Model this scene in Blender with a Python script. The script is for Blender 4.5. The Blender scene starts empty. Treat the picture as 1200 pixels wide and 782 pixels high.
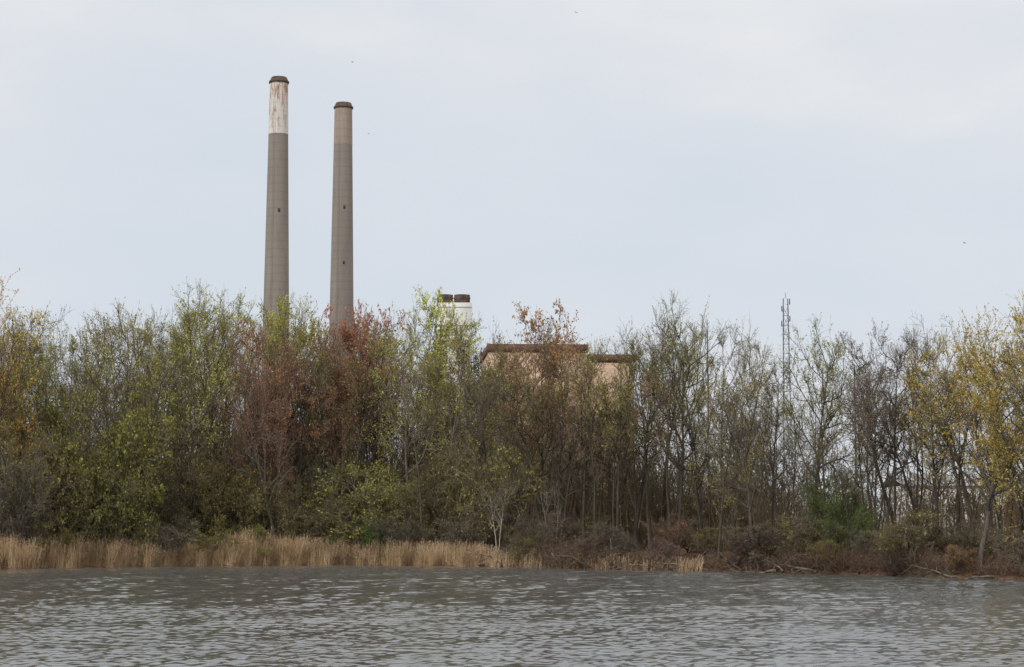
import bpy, math, random
import numpy as np
from mathutils import Vector, Matrix
random.seed(7); rng=np.random.default_rng(11)
scene=bpy.context.scene
scene.view_settings.view_transform='Standard'; scene.view_settings.look='None'; scene.view_settings.exposure=0
COL=scene.collection

# ------------------------------------------------------------ camera
CAMH=3.0; F=2239.0; PT=math.atan(229/F); C,S_=math.cos(PT),math.sin(PT)
cam_d=bpy.data.cameras.new("camera"); cam=bpy.data.objects.new("camera",cam_d); COL.objects.link(cam)
cam.location=(0,0,CAMH); cam.rotation_euler=(math.pi/2+PT,0,0)
cam_d.sensor_width=36; cam_d.lens=36*F/1200; cam_d.clip_start=0.5; cam_d.clip_end=20000
scene.camera=cam
def survey(px,py,Y):
    """bearing / elevation reading at range Y -> world x,z"""
    v=(391-py)/F
    dz=Y*(S_+v*C)/(C-v*S_)
    fw=Y*C+dz*S_
    return (px-600)/F*fw, CAMH+dz

# ------------------------------------------------------------ node helpers
def new_mat(name):
    m=bpy.data.materials.new(name); m.use_nodes=True
    nt=m.node_tree; nt.nodes.clear()
    out=nt.nodes.new('ShaderNodeOutputMaterial')
    return m,nt,out
def N(nt,t):
    return nt.nodes.new(t)
def ramp(nt,stops):
    r=nt.nodes.new('ShaderNodeValToRGB'); e=r.color_ramp.elements
    while len(e)<len(stops): e.new(0.5)
    for el,(p,c) in zip(e,stops): el.position=p; el.color=(*c,1)
    return r
def mixc(nt,fac,a,b,mode='MIX'):
    m=nt.nodes.new('ShaderNodeMix'); m.data_type='RGBA'; m.blend_type=mode
    for sock,v in ((m.inputs[0],fac),(m.inputs[6],a),(m.inputs[7],b)):
        if isinstance(v,bpy.types.NodeSocket): nt.links.new(v,sock)
        elif isinstance(v,(int,float)): sock.default_value=v
        else: sock.default_value=(*v,1)
    return m.outputs[2]
def noise(nt,scale,detail=4,vec=None,rough=0.55):
    n=nt.nodes.new('ShaderNodeTexNoise'); n.inputs['Scale'].default_value=scale; n.inputs['Detail'].default_value=detail
    n.inputs['Roughness'].default_value=rough
    if vec is not None: nt.links.new(vec,n.inputs['Vector'])
    return n.outputs['Fac']
def mapping(nt,vec,scale=(1,1,1),loc=(0,0,0),rot=(0,0,0)):
    m=nt.nodes.new('ShaderNodeMapping'); nt.links.new(vec,m.inputs[0])
    m.inputs['Scale'].default_value=scale; m.inputs['Location'].default_value=loc; m.inputs['Rotation'].default_value=rot
    return m.outputs[0]
def simple_mat(name,c1,c2,scale=1.0,stretch=(1,1,1),rough=0.85,lo=0.35,hi=0.65):
    m,nt,out=new_mat(name)
    tc=nt.nodes.new('ShaderNodeTexCoord')
    v=mapping(nt,tc.outputs['Object'],stretch)
    f=noise(nt,scale,5,v)
    r=ramp(nt,[(lo,c1),(hi,c2)]); nt.links.new(f,r.inputs[0])
    b=N(nt,'ShaderNodeBsdfPrincipled'); b.inputs['Roughness'].default_value=rough
    nt.links.new(r.outputs[0],b.inputs['Base Color'])
    nt.links.new(b.outputs[0],out.inputs[0])
    return m

# ------------------------------------------------------------ materials
def leaf_material():
    m,nt,out=new_mat("foliage")
    oi=nt.nodes.new('ShaderNodeObjectInfo'); g=nt.nodes.new('ShaderNodeNewGeometry')
    r=ramp(nt,[(0.0,(0.50,0.52,0.52)),(0.5,(0.98,0.98,0.98)),(1.0,(1.5,1.45,1.3))])
    nt.links.new(g.outputs['Random Per Island'],r.inputs[0])
    c=mixc(nt,1.0,oi.outputs['Color'],r.outputs[0],'MULTIPLY')
    f=noise(nt,0.55,2,g.outputs['Position'])
    r2=ramp(nt,[(0.35,(0.72,0.72,0.72)),(0.65,(1.25,1.25,1.1))]); nt.links.new(f,r2.inputs[0])
    c=mixc(nt,1.0,c,r2.outputs[0],'MULTIPLY')
    d=N(nt,'ShaderNodeBsdfDiffuse'); t=N(nt,'ShaderNodeBsdfTranslucent'); mx=nt.nodes.new('ShaderNodeMixShader'); mx.inputs[0].default_value=0.35
    nt.links.new(c,d.inputs[0]); nt.links.new(c,t.inputs[0]); nt.links.new(d.outputs[0],mx.inputs[1]); nt.links.new(t.outputs[0],mx.inputs[2])
    nt.links.new(mx.outputs[0],out.inputs[0]); return m
def twig_material():
    m,nt,out=new_mat("twig_bark")
    oi=nt.nodes.new('ShaderNodeObjectInfo'); g=nt.nodes.new('ShaderNodeNewGeometry')
    r=ramp(nt,[(0,(0.09,0.075,0.06)),(1,(0.24,0.205,0.165))]); nt.links.new(g.outputs['Random Per Island'],r.inputs[0])
    c=mixc(nt,0.22,r.outputs[0],oi.outputs['Color'])
    d=N(nt,'ShaderNodeBsdfDiffuse'); nt.links.new(c,d.inputs[0]); nt.links.new(d.outputs[0],out.inputs[0]); return m
def bark_material():
    m,nt,out=new_mat("bark")
    oi=nt.nodes.new('ShaderNodeObjectInfo'); tc=nt.nodes.new('ShaderNodeTexCoord')
    v=mapping(nt,tc.outputs['Object'],(3,3,0.6))
    f=noise(nt,2.0,6,v)
    r=ramp(nt,[(0.3,(0.55,0.55,0.55)),(0.7,(1.35,1.33,1.3))]); nt.links.new(f,r.inputs[0])
    c=mixc(nt,1.0,oi.outputs['Color'],r.outputs[0],'MULTIPLY')
    b=N(nt,'ShaderNodeBsdfDiffuse')
    nt.links.new(c,b.inputs['Color']); nt.links.new(b.outputs[0],out.inputs[0]); return m
LEAF=leaf_material(); TWIG=twig_material(); BARK=bark_material()

# ------------------------------------------------------------ geometry helpers
def norm(v): return v/np.maximum(np.linalg.norm(v,axis=-1,keepdims=True),1e-9)
def grow(o,d,L,S,wander,up,r):
    n=len(o); P=np.zeros((n,S,3)); P[:,0]=o; d=norm(d)
    step=(np.asarray(L)/(S-1))[:,None]
    for i in range(1,S):
        d=norm(d+r.normal(size=(n,3))*wander+np.array([0,0,up]))
        P[:,i]=P[:,i-1]+d*step
    return P
def sample(P,idx,t):
    S=P.shape[1]; x=np.clip(t,0,0.9999)*(S-1); i=x.astype(int); f=(x-i)[:,None] if P.ndim==3 else (x-i)
    a=P[idx,i]; b=P[idx,np.minimum(i+1,S-1)]
    tan=b-a if P.ndim==3 else None
    return a*(1-f)+b*f, tan
def children(P,R,L,n,t0,ang,angj,r,t1=1.0):
    Np=len(P); idx=np.repeat(np.arange(Np),n)
    t=(np.tile(np.arange(n),Np)+r.random(Np*n))/n; t=t0+(t1-t0)*t
    o,tan=sample(P,idx,t); tan=norm(tan)
    rad,_=sample(R,idx,t)
    q=norm(np.cross(tan,r.normal(size=tan.shape)))
    a=np.radians(ang+angj*r.normal(size=len(t)))[:,None]
    d=tan*np.cos(a)+q*np.sin(a)
    return idx,t,o,d,rad,np.asarray(L)[idx]
def radii(r0,r1,S):
    k=np.linspace(0,1,S)[None]; return r0[:,None]*(1-k)+np.asarray(r1)[:,None]*k
class Geo:
    def __init__(s): s.v=[];s.f=[];s.m=[];s.n=0
    def add(s,V,Fc,mi=0):
        s.v.append(V.reshape(-1,3)); s.f.append(Fc.reshape(-1,4)+s.n); s.m.append(np.full(len(Fc.reshape(-1,4)),mi)); s.n+=len(V.reshape(-1,3))
    def tubes(s,P,R,K,mi=0):
        n,S,_=P.shape
        T=norm(np.gradient(P,axis=1)); ref=np.array([0.31,0.93,0.07])
        u=norm(np.cross(T,ref[None,None])); v=np.cross(T,u)
        a=np.arange(K)*2*math.pi/K
        V=P[:,:,None]+R[:,:,None,None]*(u[:,:,None]*np.cos(a)[None,None,:,None]+v[:,:,None]*np.sin(a)[None,None,:,None])
        i=np.arange(n)[:,None,None]*S*K; j=np.arange(S-1)[None,:,None]*K; k=np.arange(K)[None,None]; k2=(k+1)%K
        Fc=np.stack([i+j+k,i+j+k2,i+j+K+k2,i+j+K+k],-1)
        s.add(V,Fc,mi)
    def leaves(s,c,size,r,mi=1):
        n=len(c); a=norm(r.normal(size=(n,3))); b=norm(np.cross(a,r.normal(size=(n,3))))
        sz=(size*(0.6+0.8*r.random(n)))[:,None]
        V=np.stack([c+a*sz,c+b*sz*0.62,c-a*sz,c-b*sz*0.62],1)
        s.add(V,np.arange(n*4).reshape(n,4),mi)
    def mesh(s,name,mats,smooth=False):
        me=bpy.data.meshes.new(name); V=np.concatenate(s.v).astype(np.float32); Fc=np.concatenate(s.f).astype(np.int32); M=np.concatenate(s.m).astype(np.int32)
        me.vertices.add(len(V)); me.vertices.foreach_set("co",V.ravel())
        me.loops.add(Fc.size); me.loops.foreach_set("vertex_index",Fc.ravel())
        me.polygons.add(len(Fc)); me.polygons.foreach_set("loop_start",np.arange(len(Fc),dtype=np.int32)*4)
        for m in mats: me.materials.append(m)
        me.polygons.foreach_set("material_index",M)
        if smooth: me.polygons.foreach_set("use_smooth",np.ones(len(Fc),dtype=bool))
        me.update(calc_edges=True); return me
def obj(name,data=None,parent=None,loc=(0,0,0),label=None,category=None,kind=None,group=None,color=None):
    o=bpy.data.objects.new(name,data); COL.objects.link(o); o.location=loc
    if parent: o.parent=parent
    if label:o["label"]=label
    if category:o["category"]=category
    if kind:o["kind"]=kind
    if group:o["group"]=group
    if color:o.color=(*color,1)
    return o
def box(g,c,s,mi=0):
    x,y,z=[k/2 for k in s]
    V=np.array([[-x,-y,-z],[x,-y,-z],[x,y,-z],[-x,y,-z],[-x,-y,z],[x,-y,z],[x,y,z],[-x,y,z]])+np.array(c)
    g.add(V,np.array([[0,3,2,1],[4,5,6,7],[0,1,5,4],[1,2,6,5],[2,3,7,6],[3,0,4,7]]),mi)
def rod(g,a,b,r,K=4,mi=0,r2=None):
    a=np.array(a,float);b=np.array(b,float)
    g.tubes(np.stack([a,b])[None],np.array([[r,r if r2 is None else r2]]),K,mi)
def lathe(g,prof,K=48,mi=0):
    pr=np.array(prof,float); a=np.arange(K)*2*math.pi/K
    V=np.stack([pr[:,0][:,None]*np.cos(a),pr[:,0][:,None]*np.sin(a),np.repeat(pr[:,1][:,None],K,1)],-1)
    j=np.arange(len(pr)-1)[:,None]*K;k=np.arange(K)[None];k2=(k+1)%K
    g.add(V,np.stack([j+k,j+k2,j+K+k2,j+K+k],-1),mi)

# ------------------------------------------------------------ terrain
SX=np.array([-3000,-80,-38,-29,-14,-1.7,6.4,15,22.7,30,60,3000.])
SY=np.array([134,134,143,152.5,160,153,143,134,127,112,88,88.])
def shore(x):
    x=np.asarray(x,float)
    y=(np.interp(x-3,SX,SY)+np.interp(x,SX,SY)+np.interp(x+3,SX,SY))/3
    return y+0.5*np.sin(x*0.9)+0.3*np.sin(x*2.3+1)+0.18*np.sin(x*5.1)
def gh(x,y):
    s=np.asarray(y,float)-shore(x)
    z=np.interp(s,[-60,-8,-1,0,0.35,1.2,4,10,30,100,9000],[-3,-1,-0.15,-0.02,0.16,0.34,0.6,0.95,1.5,2.0,2.0])
    w=np.clip(s/4,0,1)*np.clip((400-s)/200,0,1)
    return z+w*(0.14*np.sin(x*0.7+y*0.23)+0.1*np.sin(x*1.9-y*0.8)+0.06*np.sin(x*4.1+y*2.3))
def terrain():
    xs=np.concatenate([[-9000,-3000,-1000,-400,-200,-120,-90],np.arange(-70,70.1,0.5),[90,120,200,400,1000,3000,9000]])
    ss=np.concatenate([[-1500,-300,-60,-20,-8,-4,-2],np.arange(-1,8,0.25),np.arange(8,40,1.0),np.arange(40,100,5.),[120,160,250,400,700,1200,2500,5000,9500]])
    X,Sg=np.meshgrid(xs,ss,indexing='ij'); Y=shore(X)+Sg; Z=gh(X,Y)
    V=np.stack([X,Y,Z],-1); a,b=X.shape
    i=np.arange(a-1)[:,None]*b; j=np.arange(b-1)[None]
    g=Geo(); g.add(V,np.stack([i+j,i+b+j,i+b+j+1,i+j+1],-1))
    m,nt,out=new_mat("leaf_litter_soil"); ge=nt.nodes.new('ShaderNodeNewGeometry')
    f=noise(nt,1.6,8,ge.outputs['Position'],0.7); f2=noise(nt,0.15,3,ge.outputs['Position'])
    r=ramp(nt,[(0.35,(0.05,0.028,0.018)),(0.5,(0.14,0.075,0.043)),(0.68,(0.28,0.155,0.09))]); nt.links.new(f,r.inputs[0])
    r2=ramp(nt,[(0.4,(1,1,1)),(0.65,(0.9,0.95,0.75))]); nt.links.new(f2,r2.inputs[0])
    c=mixc(nt,1.0,r.outputs[0],r2.outputs[0],'MULTIPLY')
    b=N(nt,'ShaderNodeBsdfPrincipled'); b.inputs['Roughness'].default_value=0.95; nt.links.new(c,b.inputs['Base Color'])
    bp=nt.nodes.new('ShaderNodeBump'); bp.inputs['Strength'].default_value=0.8; bp.inputs['Distance'].default_value=0.2; nt.links.new(f,bp.inputs['Height']); nt.links.new(bp.outputs[0],b.inputs['Normal'])
    nt.links.new(b.outputs[0],out.inputs[0])
    obj("ground",g.mesh("ground",[m],True),kind="structure",label="leaf-littered brown soil bank rising from the lake",category="ground")
terrain()

# ------------------------------------------------------------ water
def water():
    xs=np.concatenate([[-6000,-1000,-200,-60],np.arange(-43,43.01,0.11),[60,200,1000,6000]])
    ys=np.concatenate([[-3000,-500,-50,0,25,33],np.arange(36,76,0.062),np.arange(76,166,0.13),[175,185]])
    X,Y=np.meshgrid(xs,ys,indexing='ij')
    r=np.random.default_rng(5); Z=np.zeros_like(X)
    wx=0.2*np.sin(X*0.71+Y*0.53)+0.3*np.sin(X*0.23-Y*0.37+2); wy=0.2*np.sin(X*0.67-Y*0.49+1)+0.3*np.sin(X*0.21+Y*0.41)
    far=np.clip((Y-45)/70,0,1)
    for i in range(62):
        short=i<46
        lam=math.exp(r.uniform(math.log(0.22),math.log(0.55))) if short else math.exp(r.uniform(math.log(0.6),math.log(1.6))); th=r.normal(1.2,0.8 if short else 0.6)
        k=2*math.pi/lam; A=0.0072*lam
        ph=r.uniform(0,6.28)
        s=np.sin(k*(math.cos(th)*(X+wx)+math.sin(th)*(Y+wy))+ph)
        env=0.6+0.4*np.sin(X*r.uniform(.5,1.8)+ph*2)*np.sin(Y*r.uniform(.4,1.4)+ph*3)
        Z+=A*s*env*((1.0-0.45*far) if short else (0.40+1.0*far))
    gust=0.94+0.10*np.sin(X*0.07+0.9*np.sin(Y*0.11))*np.sin(Y*0.16+1.2*np.sin(X*0.05))
    m_=((X>-43)&(X<43)&(Y>36)&(Y<166)); Z=Z*gust*m_
    V=np.stack([X,Y,Z],-1); a,b=X.shape
    i=np.arange(a-1)[:,None]*b; j=np.arange(b-1)[None]
    g=Geo(); g.add(V,np.stack([i+j,i+b+j,i+b+j+1,i+j+1],-1))
    m,nt,out=new_mat("lake_water"); ge=nt.nodes.new('ShaderNodeNewGeometry')
    b=N(nt,'ShaderNodeBsdfPrincipled'); b.inputs['Base Color'].default_value=(0.115,0.115,0.108,1); b.inputs['IOR'].default_value=1.36
    f2=noise(nt,1.0,3,mapping(nt,ge.outputs['Position'],(0.06,0.10,1)))
    r2=ramp(nt,[(0.35,(0.06,)*3),(0.65,(0.10,)*3)]); nt.links.new(f2,r2.inputs[0]); nt.links.new(r2.outputs[0],b.inputs['Roughness'])
    nt.links.new(b.outputs[0],out.inputs[0])
    obj("water",g.mesh("water",[m],True),kind="structure",label="rippled grey-green lake water",category="water")
water()

# ------------------------------------------------------------ tree kit
def make_kit(seed,H=18.,nstem=1,cb=0.35,spread=0.30,n1=15,n2=6,n3=4,n4=4,ang=48,wander=0.12,up1=0.07,shape='oval',r0=0.25,lean=0.03,wtrunk=0.05,dens=('bare','bud','thin','full')):
    r=np.random.default_rng(seed)
    o=np.zeros((nstem,3)); d=np.tile([0,0,1.],(nstem,1)); 
    if nstem>1:
        a=np.arange(nstem)*2*math.pi/nstem+r.random(nstem); d[:,0]+=np.cos(a)*0.28; d[:,1]+=np.sin(a)*0.28; o[:,0]=np.cos(a)*r0*0.6; o[:,1]=np.sin(a)*r0*0.6
    d[:,:2]+=r.normal(size=(nstem,2))*lean; o[:,2]=-0.3
    L0=H*(0.93 if nstem==1 else 1.0)*(1-0.25*r.random(nstem)*(nstem>1))
    P0=grow(o,d,L0,14,wtrunk,0.035,r); R0=radii(np.full(nstem,r0/(nstem**0.4)),np.full(nstem,0.030),14)
    R0[:,0]*=1.45; R0[:,1]*=1.08
    i1,t1,o1,d1,rad1,Lp=children(P0,R0,L0,n1//nstem if nstem>1 else n1,cb,ang,11,r,0.985)
    u=(t1-cb)/(1-cb)
    if shape=='oval': sh=np.interp(u,[0,0.3,0.7,1],[0.85,1.0,0.8,0.42])
    elif shape=='broad': sh=np.interp(u,[0,0.3,0.7,1],[1.0,1.05,0.98,0.6])
    elif shape=='vase': sh=np.interp(u,[0,0.3,0.7,1],[0.9,0.9,0.75,0.5])
    L1=H*spread*sh*(0.6+0.75*r.random(len(u))); 
    P1=grow(o1,d1,L1,9,wander,up1,r); R1=radii(np.minimum(rad1*0.74,0.023*L1+0.035),np.full(len(L1),0.026),9)
    i2,t2,o2,d2,rad2,Lp=children(P1,R1,L1,n2,0.25,44,11,r)
    L2=Lp*0.50*np.interp(t2,[0,0.3,1],[0.8,1.0,0.6])*(0.6+0.7*r.random(len(t2)))
    P2=grow(o2,d2,L2,6,wander*1.4,up1*1.0,r); R2=radii(np.minimum(rad2*0.8,0.016*L2+0.022),np.full(len(L2),0.017),6)
    i3,t3,o3,d3,rad3,Lp=children(P2,R2,L2,n3,0.2,42,12,r)
    L3=(Lp*0.48+0.35)*(0.6+0.7*r.random(len(t3)))
    P3=grow(o3,d3,L3,4,wander*1.4,up1*1.1,r); R3=radii(np.minimum(rad3*0.9,0.019),np.full(len(L3),0.012),4)
    i4,t4,o4,d4,rad4,Lp=children(P3,R3,L3,n4,0.25,38,12,r)
    L4=(Lp*0.48+0.14)*(0.6+0.8*r.random(len(t4)))
    P4=grow(o4,d4,L4,3,0.12,0.06,r); R4=radii(np.full(len(L4),0.0105),np.full(len(L4),0.007),3)
    g=Geo(); g.tubes(P0,R0,9); g.tubes(P1,R1,5); g.tubes(P2,R2,4)
    trunk=g.mesh("trunk",[BARK],True)
    crowns={}
    for dn,k,ls in (('bare',0,0),('bud',0.9,0.07),('thin',1.9,0.08),('full',4.6,0.09)):
        if dn not in dens: continue
        g=Geo(); g.tubes(P3,R3,3,0); g.tubes(P4,R4,3,0)
        if k:
            limbw=np.clip(r.normal(1,0.4,size=len(L1)),0.2,2)[i2][i3][i4]*np.clip(r.normal(1,0.3,size=len(L2)),0.25,2)[i3][i4]
            cnt=r.poisson(k*limbw); idx=np.repeat(np.arange(len(L4)),cnt)
            pos,_=sample(P4,idx,r.random(len(idx))**0.6); pos=pos+r.normal(size=pos.shape)*0.07
            g.leaves(pos,ls,r,1)
        crowns[dn]=g.mesh("crown",[TWIG,LEAF])
    allp=P4[:,2]; top=np.percentile(allp[:,2],99.7); cx,cy=np.median(allp[:,0]),np.median(allp[:,1])
    wid=2*np.percentile(np.hypot(allp[:,0]-cx,allp[:,1]-cy),88)
    return dict(trunk=trunk,crowns=crowns,top=top,wid=wid)
KIT={
 'oak':[make_kit(s,cb=0.30,spread=0.44,ang=58,wander=0.17,up1=0.06,shape='broad',r0=0.31,n1=16,n2=8,n3=5,wtrunk=0.09) for s in (1,2,3)],
 'maple':[make_kit(s,cb=c,spread=0.33,ang=a,wander=0.14,n1=15,n3=4 if s>12 else 5) for s,c,a in ((11,.32,46),(12,.42,54),(13,.36,50),(14,.5,56))],
 'slender':[make_kit(s,cb=c,spread=0.23,ang=52,wander=0.16,n1=12,n2=5,r0=0.20,wtrunk=0.08) for s,c in ((21,.45),(22,.55),(23,.5),(24,.6))],
 'fork':[make_kit(s,nstem=2,cb=0.42,spread=0.27,ang=50,wander=0.16,shape='vase',n1=16,n2=6,r0=0.24) for s in (31,32)],
 'small':[make_kit(s,H=8,nstem=3,cb=0.10,spread=0.38,ang=50,wander=0.17,up1=0.05,shape='broad',n1=27,n2=6,n3=5,n4=4,r0=0.11,wtrunk=0.12) for s in (41,42,43)],
}
HUE={'gold':((0.62,0.48,0.13),"tree flushed with golden yellow-orange new leaves"),
 'amber':((0.66,0.44,0.13),"tree flushed with amber orange new leaves"),
 'olive':((0.40,0.35,0.12),"tree with sparse olive-brown spring leaves"),
 'spring':((0.53,0.52,0.15),"tree with bright yellow-green new leaves"),
 'moss':((0.37,0.36,0.12),"tree with dull yellow-green young leaves"),
 'green':((0.17,0.25,0.07),"tree with fresh green leaves"),
 'red':((0.50,0.25,0.155),"maple tree with brick red spring buds"),
 'rust':((0.46,0.28,0.16),"tree with rusty brown opening leaves"),
 'purple':((0.28,0.19,0.17),"nearly bare tree with purplish brown twigs"),
 'grey':((0.28,0.24,0.18),"bare grey-brown tree with fine twigs"),
 'dark':((0.035,0.065,0.03),"dark green evergreen tree")}
def plant(px,top,wpx,off,hue,dens,kind,group="trees along the lake bank",name="tree",bark=None,tilt=None,extra=None):
    Y=float(shore((px-600)/F*150))+off
    for _ in range(4):
        X,z=survey(px,top,Y); Y=float(shore(X))+off
    X,z=survey(px,top,Y); X2,_=survey(px,600,Y); X=(X+X2)/2
    b=float(gh(X,Y)); k=random.choice(KIT[kind]); hgt=max(z-b,1.2)
    sz=hgt/k['top']; w=(wpx/F*Y)/k['wid']; w=min(max(w,sz*0.65),sz*1.6)
    hue_c,lab=HUE[hue]
    if extra: lab=extra
    if name=="shrub": lab=lab.replace("maple tree","shrub").replace("evergreen tree","evergreen shrub").replace("tree","shrub")
    root=obj(name,None,None,(X,Y,b-0.05),label=lab+" on the bank",category=name,group=group)
    root.empty_display_size=0.5
    root.rotation_euler=((random.gauss(0,0.03)),(random.gauss(0,0.04)),random.uniform(0,6.28)) if tilt is None else tilt
    root.scale=(w,w,sz)
    v=random.choice([random.uniform(0.5,0.9),random.uniform(0.9,1.7)]) if px<640 else random.uniform(0.35,0.95)
    bc=bark or (0.15*v,0.130*v,0.108*v)
    obj("trunk",k['trunk'],root,color=bc)
    j=random.uniform(0.85,1.15); obj("crown",k['crowns'][dens],root,color=(hue_c[0]*j,hue_c[1]*j*random.uniform(0.94,1.06),hue_c[2]*j))
    return root
HERO=[(8,324,110,5,'amber','full','oak'),(58,370,75,14,'olive','thin','maple'),(100,366,60,22,'olive','thin','slender'),(138,347,75,12,'olive','thin','maple'),
(165,368,50,26,'spring','thin','slender'),(192,356,65,16,'olive','thin','maple'),(233,338,75,8,'spring','thin','maple'),(268,331,60,18,'spring','thin','maple'),(296,344,60,24,'spring','thin','slender'),
(322,345,56,11,'spring','full','maple'),(362,342,60,20,'spring','thin','maple'),(345,372,50,14,'rust','thin','maple'),(398,364,80,12,'red','full','maple'),(414,354,50,24,'rust','thin','slender'),
(452,355,85,12,'red','full','maple'),(478,375,50,22,'rust','thin','maple'),(330,405,110,5,'red','thin','oak'),(300,420,70,9,'red','thin','maple'),(365,395,70,8,'red','thin','maple'),(430,400,80,7,'red','thin','maple'),(494,335,60,16,'spring','full','maple'),(514,358,30,12,'spring','thin','slender'),(535,392,50,22,'olive','thin','slender'),
(553,392,34,24,'dark','full','slender'),(582,392,50,16,'olive','thin','slender'),(610,354,95,12,'rust','full','maple'),(636,386,65,10,'rust','thin','maple'),(655,402,55,14,'olive','thin','slender'),
(682,394,70,12,'rust','thin','maple'),(700,390,60,9,'spring','thin','slender'),(722,394,60,10,'olive','thin','maple'),(742,386,60,14,'olive','bud','maple'),(762,366,55,14,'olive','bud','maple'),(772,362,50,22,'grey','bud','slender'),(792,340,105,12,'spring','bud','maple'),
(826,384,55,22,'spring','bud','slender'),(852,370,70,16,'olive','bud','fork'),(878,400,110,4,'olive','thin','oak'),(903,412,50,16,'olive','bud','slender'),(950,366,60,9,'moss','thin','maple'),
(960,400,30,18,'spring','bud','slender'),(1020,388,45,14,'purple','bud','slender'),(1046,372,80,10,'purple','bud','maple'),(1072,386,55,20,'purple','bud','slender'),
(1098,374,80,14,'gold','thin','maple'),(1142,344,210,3,'gold','full','oak'),(1205,362,140,6,'gold','full','oak'),(1260,350,110,8,'olive','thin','oak'),(-50,345,110,10,'gold','thin','oak')]
for h in HERO: plant(*h)
SKX=[-60,0,30,50,100,145,190,255,300,345,375,410,450,480,500,515,575,610,655,745,755,790,830,870,890,900,935,945,960,970,1008,1015,1040,1075,1110,1170,1260]
SKYL=[345,340,340,372,365,348,358,335,348,346,362,356,358,350,365,400,405,365,420,415,385,352,388,405,435,445,440,410,410,480,475,410,385,405,400,400,390]
def zone(px):
    if px<60: return ['gold','olive','olive','grey']
    if px<210: return ['olive','moss','spring','grey','rust']
    if px<290: return ['spring','olive','moss','grey','rust']
    if px<380: return ['red','rust','red','spring']
    if px<480: return ['red','rust','red','olive']
    if px<560: return ['olive','rust','spring','olive']
    if px<680: return ['rust','olive','grey','olive']
    if px<820: return ['olive','grey','spring','grey','rust']
    if px<990: return ['olive','grey','grey','moss']
    if px<1080: return ['purple','purple','grey','olive']
    return ['gold','olive','grey','gold']
nf=104
for i in range(nf):
    u=(i+random.random())/nf
    px=-60+1320*u
    off=random.choice([random.uniform(4,18),random.uniform(18,42)])
    if px>640: off=min(off,30)
    if px>1060: off=max(off,14)
    top=np.interp(px,SKX,SKYL)+abs(random.gauss(0,45))+12
    dn=random.choice(['thin','bud','thin','bud']) if px<740 else random.choice(['bud','bare','bud','bare','thin'])
    dip=955<px<1012
    plant(px,top,random.uniform(45,80) if not dip else 35,off,random.choice(zone(px)),dn,random.choice(['maple','slender','slender','fork','slender']) if not dip else 'slender')
for t in [(120,455,120,5,'moss','full'),(95,500,90,4,'moss','thin'),(150,540,80,3,'moss','thin'),(430,536,130,4,'moss','thin'),(360,560,90,4,'olive','bud'),(470,560,70,5,'moss','bud'),
          (40,470,110,6,'olive','thin'),(230,480,100,9,'olive','bud'),(520,510,90,8,'olive','bud'),(590,480,110,7,'olive','bud'),(975,545,65,6,'green','thin'),(990,580,60,4,'green','thin')]:
    plant(*t,'small')
for i in range(40):
    px=-40+1280*(i+random.random())/40
    plant(px,random.uniform(520,602) if px<640 else random.uniform(596,630),random.uniform(50,100),random.uniform(2,14),random.choice(['olive','grey','grey','rust','olive','purple']),random.choice(['thin','bud','bud']),'small',name="shrub",group="shrubs under the trees")
for px,top,w,hue in [(445,614,40,'green'),(385,628,24,'green'),(300,615,40,'moss'),(60,612,60,'olive'),(200,602,80,'grey'),(250,614,80,'olive'),(620,622,60,'olive'),(690,624,80,'purple'),(880,624,60,'purple'),(965,630,50,'olive'),(1060,640,70,'purple'),(1130,636,70,'rust'),(780,630,80,'purple')]:
    plant(px,top,w,1.6,hue,'full' if hue in('green','moss') else 'thin','small',name="shrub",group="shrubs under the trees")
def snag(px,top,wpx,off,col,lab):
    plant(px,top,wpx,off,'grey','bare','fork',bark=col,extra=lab)
snag(583,560,40,1.5,(0.48,0.43,0.36),"pale bleached dead tree forking low")
snag(22,500,50,3,(0.45,0.41,0.35),"pale barked bare tree leaning")
snag(648,560,30,4,(0.36,0.32,0.28),"pale slim bare tree")

# ------------------------------------------------------------ thicket deeper in the wood and undergrowth (stuff)
def thicket():
    r=np.random.default_rng(8); g=Geo()
    x=np.concatenate([r.uniform(-62,8,1900),r.uniform(8,24,400),r.uniform(24,56,300)]); n=len(x)
    y=shore(x)+r.uniform(18,55,n); z=gh(x,y)
    o=np.stack([x,y,z-0.1],-1); d=np.stack([r.normal(0,.10,n),r.normal(0,.10,n),np.ones(n)],-1)
    hm=np.interp(x,[-60,0,8,14,26,45],[13.5,13.5,11,9,7.5,7.5])
    L=hm*(0.35+0.65*r.random(n)); R=radii(0.03+0.007*L,np.full(n,0.018),8); P=grow(o,d,L,8,0.06,0.02,r); g.tubes(P,R,4,0)
    idx,t,o,d,rad,Lp=children(P,R,L,11,0.2,46,12,r); L2=(0.8+Lp*0.13)*(0.5+r.random(len(t))); P2=grow(o,d,L2,4,0.15,0.05,r); R2=radii(np.full(len(L2),0.020),np.full(len(L2),0.014),4); g.tubes(P2,R2,3,0)
    idx,t,o,d,rad,Lp=children(P2,R2,L2,3,0.3,42,12,r); L3=Lp*0.5; P3=grow(o,d,L3,2,0.1,0.05,r); g.tubes(P3,np.full((len(L3),2),0.015),3,0)
    m=40000; idx=r.integers(0,len(P3),m); pos,_=sample(P3,idx,r.random(m)); g.leaves(pos+r.normal(size=pos.shape)*0.1,0.10,r,1)
    obj("thicket",g.mesh("thicket",[TWIG,LEAF]),kind="stuff",label="dense brown saplings and brush inside the wood",category="thicket",color=(0.34,0.27,0.13))
thicket()
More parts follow.
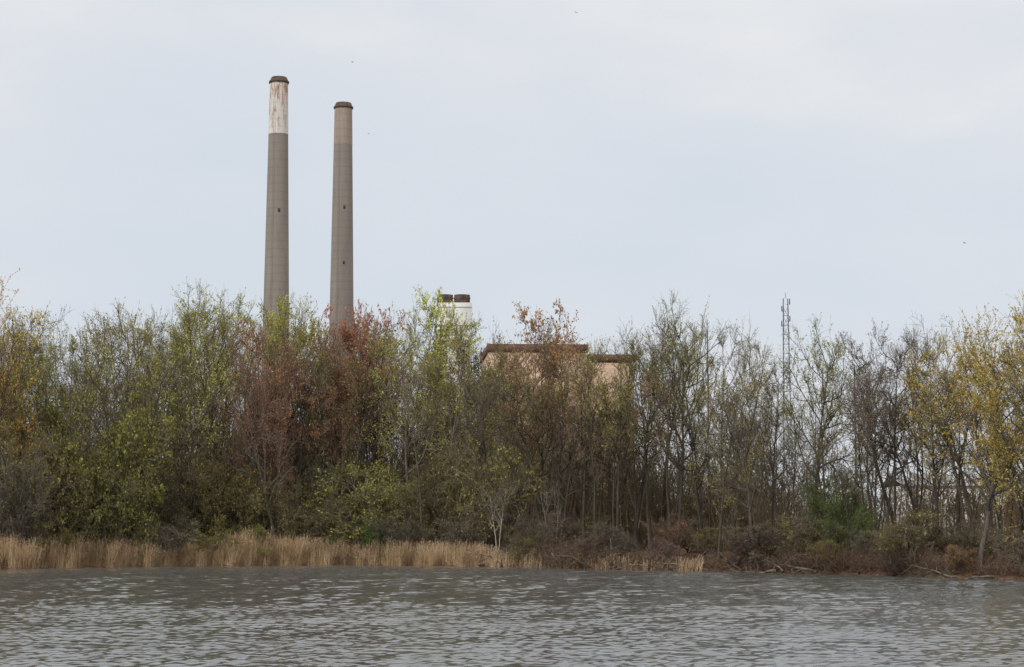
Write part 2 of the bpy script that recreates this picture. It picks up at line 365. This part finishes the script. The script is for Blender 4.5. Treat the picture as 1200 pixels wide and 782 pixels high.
def undergrowth():
    r=np.random.default_rng(3); g=Geo()
    xr=r.uniform(2,46,4600); xl=r.uniform(-52,4,2200); x=np.concatenate([xl,xr]); n=len(x)
    y=shore(x)+np.abs(r.normal(0,1,n))*np.where(x>3,2.4,5)+0.05; z=gh(x,y)
    o=np.stack([x,y,z-0.05],-1); d=np.stack([r.normal(0,.6,n),r.normal(0,.5,n)-0.2,np.ones(n)],-1)
    L=r.uniform(0.6,2.5,n)*(0.75+0.35*np.sin(x*0.35)+0.2*np.sin(x*1.3))*np.where(x>4,0.72,1.0)
    P=grow(o,d,L,6,0.18,-0.13,r); R=radii(np.full(n,0.019),np.full(n,0.010),6)
    g.tubes(P,R,3,0)
    idx,t,o,d,rad,Lp=children(P,R,L,7,0.2,45,15,r)
    L2=Lp*0.38*(0.5+r.random(len(t))); P2=grow(o,d,L2,3,0.2,-0.02,r); g.tubes(P2,radii(np.full(len(L2),0.010),np.full(len(L2),0.007),3),3,0)
    m=20000; idx=r.integers(0,len(P2),m); pos,_=sample(P2,idx,r.random(m)); g.leaves(pos+r.normal(size=pos.shape)*0.05,0.06,r,1)
    obj("undergrowth",g.mesh("undergrowth",[TWIG,LEAF]),kind="stuff",label="tangled brown brush and briars along the bank",category="undergrowth",color=(0.28,0.135,0.075))
undergrowth()
def reeds():
    r=np.random.default_rng(9); g=Geo()
    px=np.concatenate([r.uniform(-70,190,9500),r.uniform(188,580,11500),r.uniform(250,350,1600),r.uniform(575,800,1300)])
    n=len(px); x=(px-600)/F*150; x=np.where(px<190,(px-600)/F*145,x)
    dep=np.where(px<190,4.2,3.4); dep=np.where(px>575,1.3,dep)
    y=shore(x)+r.random(n)**1.3*dep-0.15+0.3*np.sin(x*2.1)*(px<575); z=np.maximum(gh(x,y),-0.1)
    clump=0.92+0.08*np.sin(x*1.1+np.sin(x*3.7))+0.07*np.sin(x*4.3+1)+0.06*np.sin(x*9.1)
    fade=np.interp(px,[-70,150,180,195,225,500,580,700,800],[1.12,1.08,.75,.7,1,.95,.75,.5,.4])
    L=(0.55+1.45*r.random(n)**0.8)*clump*fade*np.where((px>255)&(px<345),1.25,1)
    o=np.stack([x,y,z-0.05],-1); d=np.stack([r.normal(0,.10,n)+0.05,r.normal(0,.10,n),np.ones(n)],-1)
    P=grow(o,d,L,5,0.05,-0.01,r); R=radii(np.full(n,0.012),np.full(n,0.007),5); g.tubes(P,R,3,0)
    k=r.random(n)<0.45; T=P[k,-1]; dd=norm(P[k,-1]-P[k,-2])+r.normal(size=(k.sum(),3))*0.15
    Q=grow(T-dd*0.05,dd,r.uniform(0.14,0.30,k.sum()),4,0.14,-0.06,r); RR=np.tile([0.008,0.024,0.018,0.003],(k.sum(),1)); g.tubes(Q,RR,3,1)
    def rm(name,a,b):
        m,nt,out=new_mat(name); ge=nt.nodes.new('ShaderNodeNewGeometry'); rr=ramp(nt,[(0,a),(1,b)]); nt.links.new(ge.outputs['Random Per Island'],rr.inputs[0])
        f=noise(nt,0.5,3,ge.outputs['Position']); r2=ramp(nt,[(0.35,(0.84,0.79,0.74)),(0.6,(1.1,1.1,1.1))]); nt.links.new(f,r2.inputs[0])
        c=mixc(nt,1.0,rr.outputs[0],r2.outputs[0],'MULTIPLY'); b_=N(nt,'ShaderNodeBsdfDiffuse'); nt.links.new(c,b_.inputs[0]); nt.links.new(b_.outputs[0],out.inputs[0]); return m
    obj("reed_bed",g.mesh("reed_bed",[rm("dry_reed",(0.46,0.32,0.18),(0.86,0.67,0.44)),rm("reed_plume",(0.38,0.27,0.18),(0.64,0.48,0.33))]),kind="stuff",label="dry tan reeds standing at the water's edge",category="reeds")
reeds()

DRIFT=simple_mat("driftwood",(0.06,0.048,0.038),(0.24,0.20,0.155),3,(1,1,1),0.9)
def drift(i,px,L,az,el):
    r=np.random.default_rng(100+i)
    X=(px-600)/F*(150 if px<600 else 132); Y=float(shore(X))+r.uniform(-0.5,0.3)
    d=np.array([[math.cos(az),math.sin(az),el]])
    P=grow(np.zeros((1,3)),d,[L],9,0.13,-0.01,r); R=radii(np.array([0.11 if L>3 else 0.07]),np.array([0.02]),9)
    g=Geo(); g.tubes(P,R,7)
    idx,t,o,dd,rad,Lp=children(P,R,[L],9,0.2,50,12,r); L1=L*0.3*(0.4+r.random(len(t))); P1=grow(o,dd,L1,6,0.16,0.0,r); R1=radii(rad*0.6,np.full(len(t),0.012),6); g.tubes(P1,R1,5)
    idx,t,o,dd,rad,Lp=children(P1,R1,L1,4,0.3,45,12,r); L2=L1[idx]*0.5; P2=grow(o,dd,L2,4,0.16,0.0,r); g.tubes(P2,radii(rad*0.7,np.full(len(t),0.008),4),3)
    z=max(float(gh(X,Y)),0.0)+0.12
    obj("fallen_branch",g.mesh("fallen_branch",[DRIFT],True),loc=(X,Y,z),label="weathered fallen branch lying at the waterline",category="fallen branch",group="fallen branches on the shore")
for i,(px,L,az,el) in enumerate([(628,4,0.2,0.1),(700,3.5,2.9,0.3),(735,3,2.4,0.6),(792,3,0.4,0.35),(815,2.5,1.2,0.5),(835,4.5,3.0,0.05),(848,3.5,0.3,0.25),(870,2.5,2.0,0.5),(905,4,2.9,0.12),(930,3.5,0.3,-0.02),(962,3,2.6,0.4),(985,2.5,1.0,0.4),(1010,4,0.2,0.1),(1060,3,2.8,0.25),(1120,4,0.1,0.15),(588,3,2.2,0.7),(560,2.5,0.5,0.4),(1170,3,2.9,0.1),(660,3,0.1,0.05),
  (770,3,2.8,0.15),(858,4,0.1,0.08),(890,3,0.5,0.3),(945,4,3.0,0.1),(1035,3,0.3,0.2),(1090,3,2.7,0.2),(1145,3,0.4,0.3),(720,3,0.2,0.1),(910,2.5,1.5,0.6)]):
    drift(i,px,L,az,el)

# ------------------------------------------------------------ power station chimneys
def conc_mat(name,a,b,rust=0.0):  # chimney tones also carry a slight depth haze, painted into the colour
    m,nt,out=new_mat(name); tc=nt.nodes.new('ShaderNodeTexCoord')
    v=mapping(nt,tc.outputs['Object'],(0.25,0.25,0.05)); f=noise(nt,1.3,6,v,0.65)
    r=ramp(nt,[(0.3,a),(0.7,b)]); nt.links.new(f,r.inputs[0]); c=r.outputs[0]
    w=nt.nodes.new('ShaderNodeTexWave'); w.wave_type='BANDS'; w.bands_direction='Z'; w.inputs['Scale'].default_value=0.12; w.inputs['Distortion'].default_value=0.3
    nt.links.new(tc.outputs['Object'],w.inputs['Vector']); r3=ramp(nt,[(0.0,(0.90,)*3),(0.12,(1,)*3)]); nt.links.new(w.outputs['Fac'],r3.inputs[0])
    c=mixc(nt,1.0,c,r3.outputs[0],'MULTIPLY')
    if rust:
        v2=mapping(nt,tc.outputs['Object'],(0.9,0.9,0.16),loc=(5.1,2.7,1.3)); f2=noise(nt,1.0,8,v2,0.72)
        sx=nt.nodes.new('ShaderNodeSeparateXYZ'); nt.links.new(tc.outputs['Object'],sx.inputs[0])
        mr=nt.nodes.new('ShaderNodeMapRange'); mr.inputs['From Min'].default_value=rust-18; mr.inputs['From Max'].default_value=rust; mr.inputs['To Min'].default_value=-0.04; mr.inputs['To Max'].default_value=0.09; nt.links.new(sx.outputs['Z'],mr.inputs['Value'])
        ad=nt.nodes.new('ShaderNodeMath'); ad.operation='ADD'; nt.links.new(f2,ad.inputs[0]); nt.links.new(mr.outputs[0],ad.inputs[1])
        r2=ramp(nt,[(0.54,(0,)*3),(0.66,(1,)*3)]); nt.links.new(ad.outputs[0],r2.inputs[0])
        c=mixc(nt,r2.outputs[0],c,(0.36,0.17,0.08))
    b_=N(nt,'ShaderNodeBsdfPrincipled'); b_.inputs['Roughness'].default_value=0.9; nt.links.new(c,b_.inputs['Base Color']); nt.links.new(b_.outputs[0],out.inputs[0]); return m
CONC=conc_mat("weathered_concrete",(0.258,0.230,0.200),(0.325,0.292,0.258))
CONC2=conc_mat("pale_weathered_concrete",(0.31,0.235,0.19),(0.49,0.41,0.35))
WHITEP=conc_mat("chalky_white_paint",(0.68,0.65,0.59),(0.82,0.80,0.76),142.0)
CAP=simple_mat("rusty_dark_cap",(0.06,0.040,0.030),(0.13,0.088,0.065),0.8)
DARK=simple_mat("dark_steel",(0.05,0.045,0.04),(0.09,0.08,0.07),0.5)
def chimney(px,py_top,Y,py_split,wtop,wlow,py_low,topmat,label,has_white):
    X,Z=survey(px,py_top,Y); X=(X+survey(px-5,340,Y)[0])/2
    pp=lambda w:w/F*Y/2*1.03
    zs=survey(px,py_split,Y)[1]; zl=survey(px,py_low,Y)[1]
    slope=(pp(wlow)-pp(wtop))/(Z-zl); R=lambda z: pp(wtop)+slope*(Z-z)
    root=obj("chimney",None,loc=(X,Y,1.9),label=label,category="chimney",group="power station chimneys")
    b=1.9
    prof=[(R(0)*1.02,0)]+[(R(z),z-b) for z in np.linspace(6,zs,24)]
    g=Geo(); lathe(g,prof,64); obj("shaft",g.mesh("shaft",[CONC],True),root)
    g=Geo(); zt=Z-2.0
    lathe(g,[(R(zs)+0.03,zs-b),(R((zs+zt)/2)+0.03,(zs+zt)/2-b),(R(zt)+0.03,zt-b)],64); obj("painted_band" if has_white else "upper_shaft",g.mesh("band",[topmat],True),root)
    g=Geo(); r0=R(Z); lathe(g,[(r0,zt-b),(r0+0.42,zt-b+0.05),(r0+0.42,zt-b+0.7),(r0+0.2,zt-b+0.75),(r0-0.35,Z-b),(r0-0.8,Z-b),(r0-0.8,Z-b-5),(0.01,Z-b-5)],12); obj("cap",g.mesh("cap",[CAP]),root)
    g=Geo()
    for a in (-0.25,0.25):
        rod(g,(a-R(0)*0.3,-(R(0)*0.96+0.10),4),(a-R(Z)*0.3,-(R(Z)*0.96+0.10),Z-b-1),0.03)
    obj("ladder",g.mesh("ladder",[CONC]),root)
    for zz in ((0.70,0.36) if has_white else (0.75,0.62)):
        z=(Z-b)*zz; g=Geo(); box(g,(0.9,-(R(z+b)*0.965),z),(0.6,0.3,1.1)); obj("vent",g.mesh("vent",[DARK]),root)
chimney(328,91,600,158,20.5,28.5,340,WHITEP,"tall concrete chimney with rust-stained white painted top",True)
chimney(404,121,640,171,20,27,355,CONC2,"tall plain grey-brown concrete chimney beyond the trees",False)

# ------------------------------------------------------------ power station buildings
def panel_mat(name,a,b):
    m,nt,out=new_mat(name); tc=nt.nodes.new('ShaderNodeTexCoord')
    f=noise(nt,0.25,6,tc.outputs['Object'],0.6); r=ramp(nt,[(0.3,a),(0.7,b)]); nt.links.new(f,r.inputs[0])
    br=nt.nodes.new('ShaderNodeTexBrick'); v=mapping(nt,tc.outputs['Object'],(1,1,1),rot=(math.pi/2,0,0)); nt.links.new(v,br.inputs['Vector'])
    br.inputs['Scale'].default_value=0.25; br.inputs['Color1'].default_value=(1,1,1,1); br.inputs['Color2'].default_value=(0.93,0.93,0.93,1); br.inputs['Mortar'].default_value=(0.8,0.8,0.8,1); br.inputs['Mortar Size'].default_value=0.015
    c=mixc(nt,1.0,r.outputs[0],br.outputs['Color'],'MULTIPLY')
    b_=N(nt,'ShaderNodeBsdfPrincipled'); b_.inputs['Roughness'].default_value=0.8; nt.links.new(c,b_.inputs['Base Color']); nt.links.new(b_.outputs[0],out.inputs[0]); return m
SALMON=panel_mat("salmon_brick_wall",(0.56,0.39,0.27),(0.70,0.51,0.36)); BROWN=simple_mat("brown_roof_trim",(0.13,0.070,0.050),(0.19,0.105,0.075),0.3)
WHITE=simple_mat("white_cladding",(0.68,0.68,0.66),(0.80,0.80,0.79),0.3); GLASS=simple_mat("dark_window",(0.03,0.035,0.04),(0.06,0.065,0.07),0.4,rough=0.2)
TRIMG=simple_mat("pale_trim",(0.50,0.50,0.50),(0.58,0.58,0.58),0.5)
def hall():
    # main hall nearly square-on to the lake, lower annex stepping down beside it
    root=obj("power_station",None,loc=(-5.5,452,2),label="salmon brick power station hall with brown roof trim",category="power station"); root.rotation_euler=(0,0,math.radians(4))
    W,D=23.5,34.0; Hh=survey(640,403,452)[1]-2
    g=Geo(); box(g,(W/2,D/2,Hh/2-1),(W,D,Hh-2)); obj("wall",g.mesh("wall",[SALMON]),root)
    g=Geo(); box(g,(W/2,D/2,Hh-0.9),(W+0.6,D+0.6,1.8)); box(g,(W*0.7,D*0.5,Hh+0.35),(W*0.35,D*0.3,0.7)); obj("roof",g.mesh("roof",[BROWN]),root)
    W2,D2=11.4,24.0; H2=survey(720,414,452)[1]-2
    g=Geo(); box(g,(W+W2/2+0.05,D2/2+1.5,H2/2-1),(W2,D2,H2-2)); obj("annex_wall",g.mesh("annex_wall",[SALMON]),root)
    g=Geo(); box(g,(W+W2/2+0.5,D2/2+1.5,H2-0.8),(W2+0.3,D2+0.6,1.6)); obj("annex_roof",g.mesh("annex_roof",[BROWN]),root)
    for zz in (8,18,28):
        for i in range(3):
            g=Geo(); box(g,(4+i*7.5,-0.03,zz),(3.2,0.14,4)); obj("window",g.mesh("window",[GLASS]),root)
hall()
def boiler():
    Y=520; xl,zt=survey(514,357,Y); xr,_=survey(553,357,Y); zt0=zt-2
    root=obj("boiler_tower",None,loc=((xl+xr)/2,Y,2),label="white clad boiler tower topped by two brown flues",category="industrial tower")
    w=xr-xl; g=Geo(); box(g,(0,0,zt0/2),(w,9,zt0)); obj("wall",g.mesh("wall",[WHITE]),root)
    g=Geo()
    for k in range(4): box(g,(0,-4.56,zt0-1.2-k*5),(w+0.2,0.12,0.14))
    obj("railing",g.mesh("railing",[TRIMG]),root)
    ztop=survey(532,346,Y)[1]-2
    for px in (521.5,541.5):
        x=survey(px,350,Y)[0]-(xl+xr)/2; rr=4.35/2
        g=Geo(); h=ztop-zt0; lathe(g,[(rr,zt0-0.5),(rr,zt0+h*0.55),(rr+0.12,zt0+h*0.6),(rr+0.12,zt0+h*0.7),(rr,zt0+h*0.75),(rr,ztop),(rr-0.3,ztop),(rr-0.3,ztop-2.0),(0.01,ztop-2.0)],32); obj("flue",g.mesh("flue",[CAP],True),root,(x,0,0))
boiler()
def mast():
    Y=300; X,Zt=survey(920.5,350,Y); STEEL=simple_mat("galvanised_steel",(0.06,0.06,0.064),(0.11,0.11,0.115),1)
    b=2.0; Ht=Zt-b; root=obj("radio_mast",None,loc=(X,Y,b),label="slim dark steel lattice radio mast with antennas",category="radio mast")
    g=Geo(); wd=lambda z:1.6-(1.6-0.7)*z/Ht; zs=np.arange(0,Ht,1.5)
    for sx in(-1,1):
        for sy in(-1,1): rod(g,(sx*wd(0)/2,sy*wd(0)/2,0),(sx*wd(Ht)/2,sy*wd(Ht)/2,Ht),0.038)
    for z0,z1 in zip(zs[:-1],zs[1:]):
        a,c=wd(z0)/2,wd(z1)/2
        for (p,q),(p2,q2) in (((-1,-1),(1,-1)),((1,-1),(1,1)),((1,1),(-1,1)),((-1,1),(-1,-1))):
            rod(g,(p*a,q*a,z0),(p2*c,q2*c,z1),0.023); rod(g,(p*a,q*a,z0),(p2*a,q2*a,z0),0.023)
    obj("lattice",g.mesh("lattice",[STEEL]),root)
    for z,dx in ((Ht-0.5,0.65),(Ht-1.6,-0.6),(Ht-3.2,0.65),(Ht-4.0,-0.65)):
        g=Geo(); rod(g,(0,0,z-0.4),(dx,0,z-0.4),0.03); box(g,(dx,0,z),(0.14,0.12,0.9)); obj("antenna",g.mesh("antenna",[STEEL]),root)
    g=Geo(); rod(g,(0,0,Ht),(0,0,Ht+0.9),0.035); obj("whip_antenna",g.mesh("whip",[STEEL]),root)
mast()
WOODP=simple_mat("weathered_pole_wood",(0.12,0.10,0.08),(0.22,0.19,0.15),2,(1,1,0.2))
def pole(px,top,Y):
    X,Z=survey(px,top,Y); root=obj("utility_pole",None,loc=(X,Y,1.9),label="slim wooden utility pole standing behind the trees",category="utility pole",group="utility poles behind the trees")
    H=Z-1.9; g=Geo(); rod(g,(0,0,0),(0,0,H),0.14,8,r2=0.08); obj("post",g.mesh("post",[WOODP]),root)
    g=Geo(); rod(g,(0,0,H-1.2),(0.5,0,H-0.9),0.03); lathe(g,[(0.01,H),(0.05,H+0.03),(0.05,H+0.2),(0.01,H+0.25)],8); obj("bracket",g.mesh("bracket",[DARK]),root)
pole(829,388,225); pole(1001,430,235)
def shed(px0,px1,top,Y,lab):
    x0,z=survey(px0,top,Y); x1,_=survey(px1,top,Y); w=x1-x0; H=z-1.9; root=obj("warehouse",None,loc=((x0+x1)/2,Y,1.9),label=lab,category="building")
    g=Geo(); box(g,(0,0,H*0.4),(w,14,H*0.8)); obj("wall",g.mesh("wall",[WHITE]),root)
    g=Geo(); V=np.array([[-w/2-.3,-7.4,H*.8],[w/2+.3,-7.4,H*.8],[w/2+.3,0,H],[-w/2-.3,0,H],[-w/2-.3,7.4,H*.8],[w/2+.3,7.4,H*.8]]); g.add(V,np.array([[0,1,2,3],[3,2,5,4]])); obj("roof",g.mesh("roof",[simple_mat("grey_metal_roof",(0.35,0.36,0.37),(0.5,0.5,0.5),0.5)]),root)
    for i in range(int(w//4)):
        g=Geo(); box(g,(-w/2+2.5+i*4,-7.03,H*0.45),(1.4,0.12,1.1)); obj("window",g.mesh("window",[GLASS]),root)
    g=Geo(); box(g,(w*0.2,-7.05,H*0.28),(2.6,0.16,H*0.55)); obj("door",g.mesh("door",[BROWN]),root)
shed(1045,1225,556,255,"long low white warehouse behind the trees")
shed(835,925,572,290,"small white shed with grey metal roof")

def far():
    r=np.random.default_rng(21); g=Geo(); n=42000; x=r.uniform(-420,520,n); h=11+3*np.sin(x*0.045)+2*np.sin(x*0.16)+1.3*np.sin(x*0.5)
    y=820+r.normal(0,12,n)+20*np.sin(x*0.02); z=2+h*r.random(n)**0.8; g.leaves(np.stack([x,y,z],-1),0.65,r,1)
    m=900; o=np.stack([r.uniform(-420,520,m),820+r.normal(0,12,m),np.full(m,2.)],-1); g.tubes(grow(o,np.tile([0,0,1.],(m,1)),r.uniform(6,12,m),4,0.08,0.03,r),np.tile([.3,.25,.18,.1],(m,1)),4,0)
    obj("distant_woods",g.mesh("distant_woods",[TWIG,LEAF]),kind="stuff",label="low hazy wood beyond the power station",category="woods",color=(0.27,0.27,0.21))  # distance haze is painted in as a pale green-brown object colour
far()

BIRD=simple_mat("gull_feathers",(0.10,0.10,0.11),(0.20,0.20,0.21),3)
def bird(px,py,Y,rz):
    X,Z=survey(px,py,Y); g=Geo()
    a=np.linspace(0,1,9); P=np.stack([a*0.5-0.25,0*a,0.02*np.sin(a*3)],-1)[None]; g.tubes(P,(0.075*np.sin(np.pi*np.clip(a,0.04,0.97))**0.7)[None],8)
    for s in(-1,1):
        V=np.array([[0.1,0.04*s,0.02],[-0.08,0.04*s,0.02],[-0.06,0.33*s,0.14],[0.10,0.33*s,0.15],[-0.12,0.68*s,0.05],[-0.06,0.68*s,0.06]]); g.add(V,np.array([[0,1,2,3],[3,2,4,5]]))
    g.add(np.array([[-0.2,0,0],[-0.38,-0.07,0],[-0.40,0,0.005],[-0.38,0.07,0]]),np.array([[0,1,2,3]]))
    o=obj("bird",g.mesh("bird",[BIRD]),loc=(X,Y,Z),label="small dark gull gliding under the grey sky",category="bird",group="gulls in the sky"); o.rotation_euler=(0.3,0,rz)
bird(413,73,420,0.5); bird(675,15,420,2.0); bird(432,157,480,1.1); bird(1130,285,450,2.6)

# ------------------------------------------------------------ sky and light
EL=math.radians(42); AZ=math.radians(215)
w=bpy.data.worlds.new("World"); scene.world=w; w.use_nodes=True; nt=w.node_tree; nt.nodes.clear()
out=nt.nodes.new('ShaderNodeOutputWorld'); bg=nt.nodes.new('ShaderNodeBackground'); bg.inputs['Strength'].default_value=0.1
sky=nt.nodes.new('ShaderNodeTexSky'); sky.sky_type='NISHITA'; sky.sun_disc=False; sky.sun_elevation=EL; sky.sun_rotation=AZ; sky.dust_density=3
tc=nt.nodes.new('ShaderNodeTexCoord')
f=noise(nt,3.0,6,mapping(nt,tc.outputs['Generated'],(1.0,1.0,2.8),loc=(0.3,0.2,0.60),rot=(0,0.12,0)),0.5)
sx=nt.nodes.new('ShaderNodeSeparateXYZ'); nt.links.new(tc.outputs['Generated'],sx.inputs[0])
ad=nt.nodes.new('ShaderNodeMath'); ad.operation='MULTIPLY_ADD'; nt.links.new(sx.outputs['Z'],ad.inputs[0]); ad.inputs[1].default_value=0.5; nt.links.new(f,ad.inputs[2])
ax=nt.nodes.new('ShaderNodeMath'); ax.operation='MULTIPLY_ADD'; nt.links.new(sx.outputs['X'],ax.inputs[0]); ax.inputs[1].default_value=0.16; nt.links.new(ad.outputs[0],ax.inputs[2])
r=ramp(nt,[(0.42,(0.645,0.695,0.765)),(0.58,(0.700,0.733,0.780)),(0.72,(0.80,0.805,0.815)),(0.95,(0.86,0.855,0.84))]); nt.links.new(ax.outputs[0],r.inputs[0])
sc=nt.nodes.new('ShaderNodeVectorMath'); sc.operation='SCALE'; sc.inputs['Scale'].default_value=10.6; nt.links.new(r.outputs[0],sc.inputs[0])
c=mixc(nt,0.94,sky.outputs[0],sc.outputs[0]); nt.links.new(c,bg.inputs[0]); nt.links.new(bg.outputs[0],out.inputs[0])
sd=bpy.data.lights.new("sun",'SUN'); sd.energy=1.5; sd.angle=math.radians(14); sd.color=(1,0.96,0.9)
so=bpy.data.objects.new("sun",sd); COL.objects.link(so)
dirv=Vector((math.sin(AZ)*math.cos(EL),math.cos(AZ)*math.cos(EL),math.sin(EL))); so.rotation_euler=dirv.to_track_quat('Z','Y').to_euler(); so.location=(0,0,50)
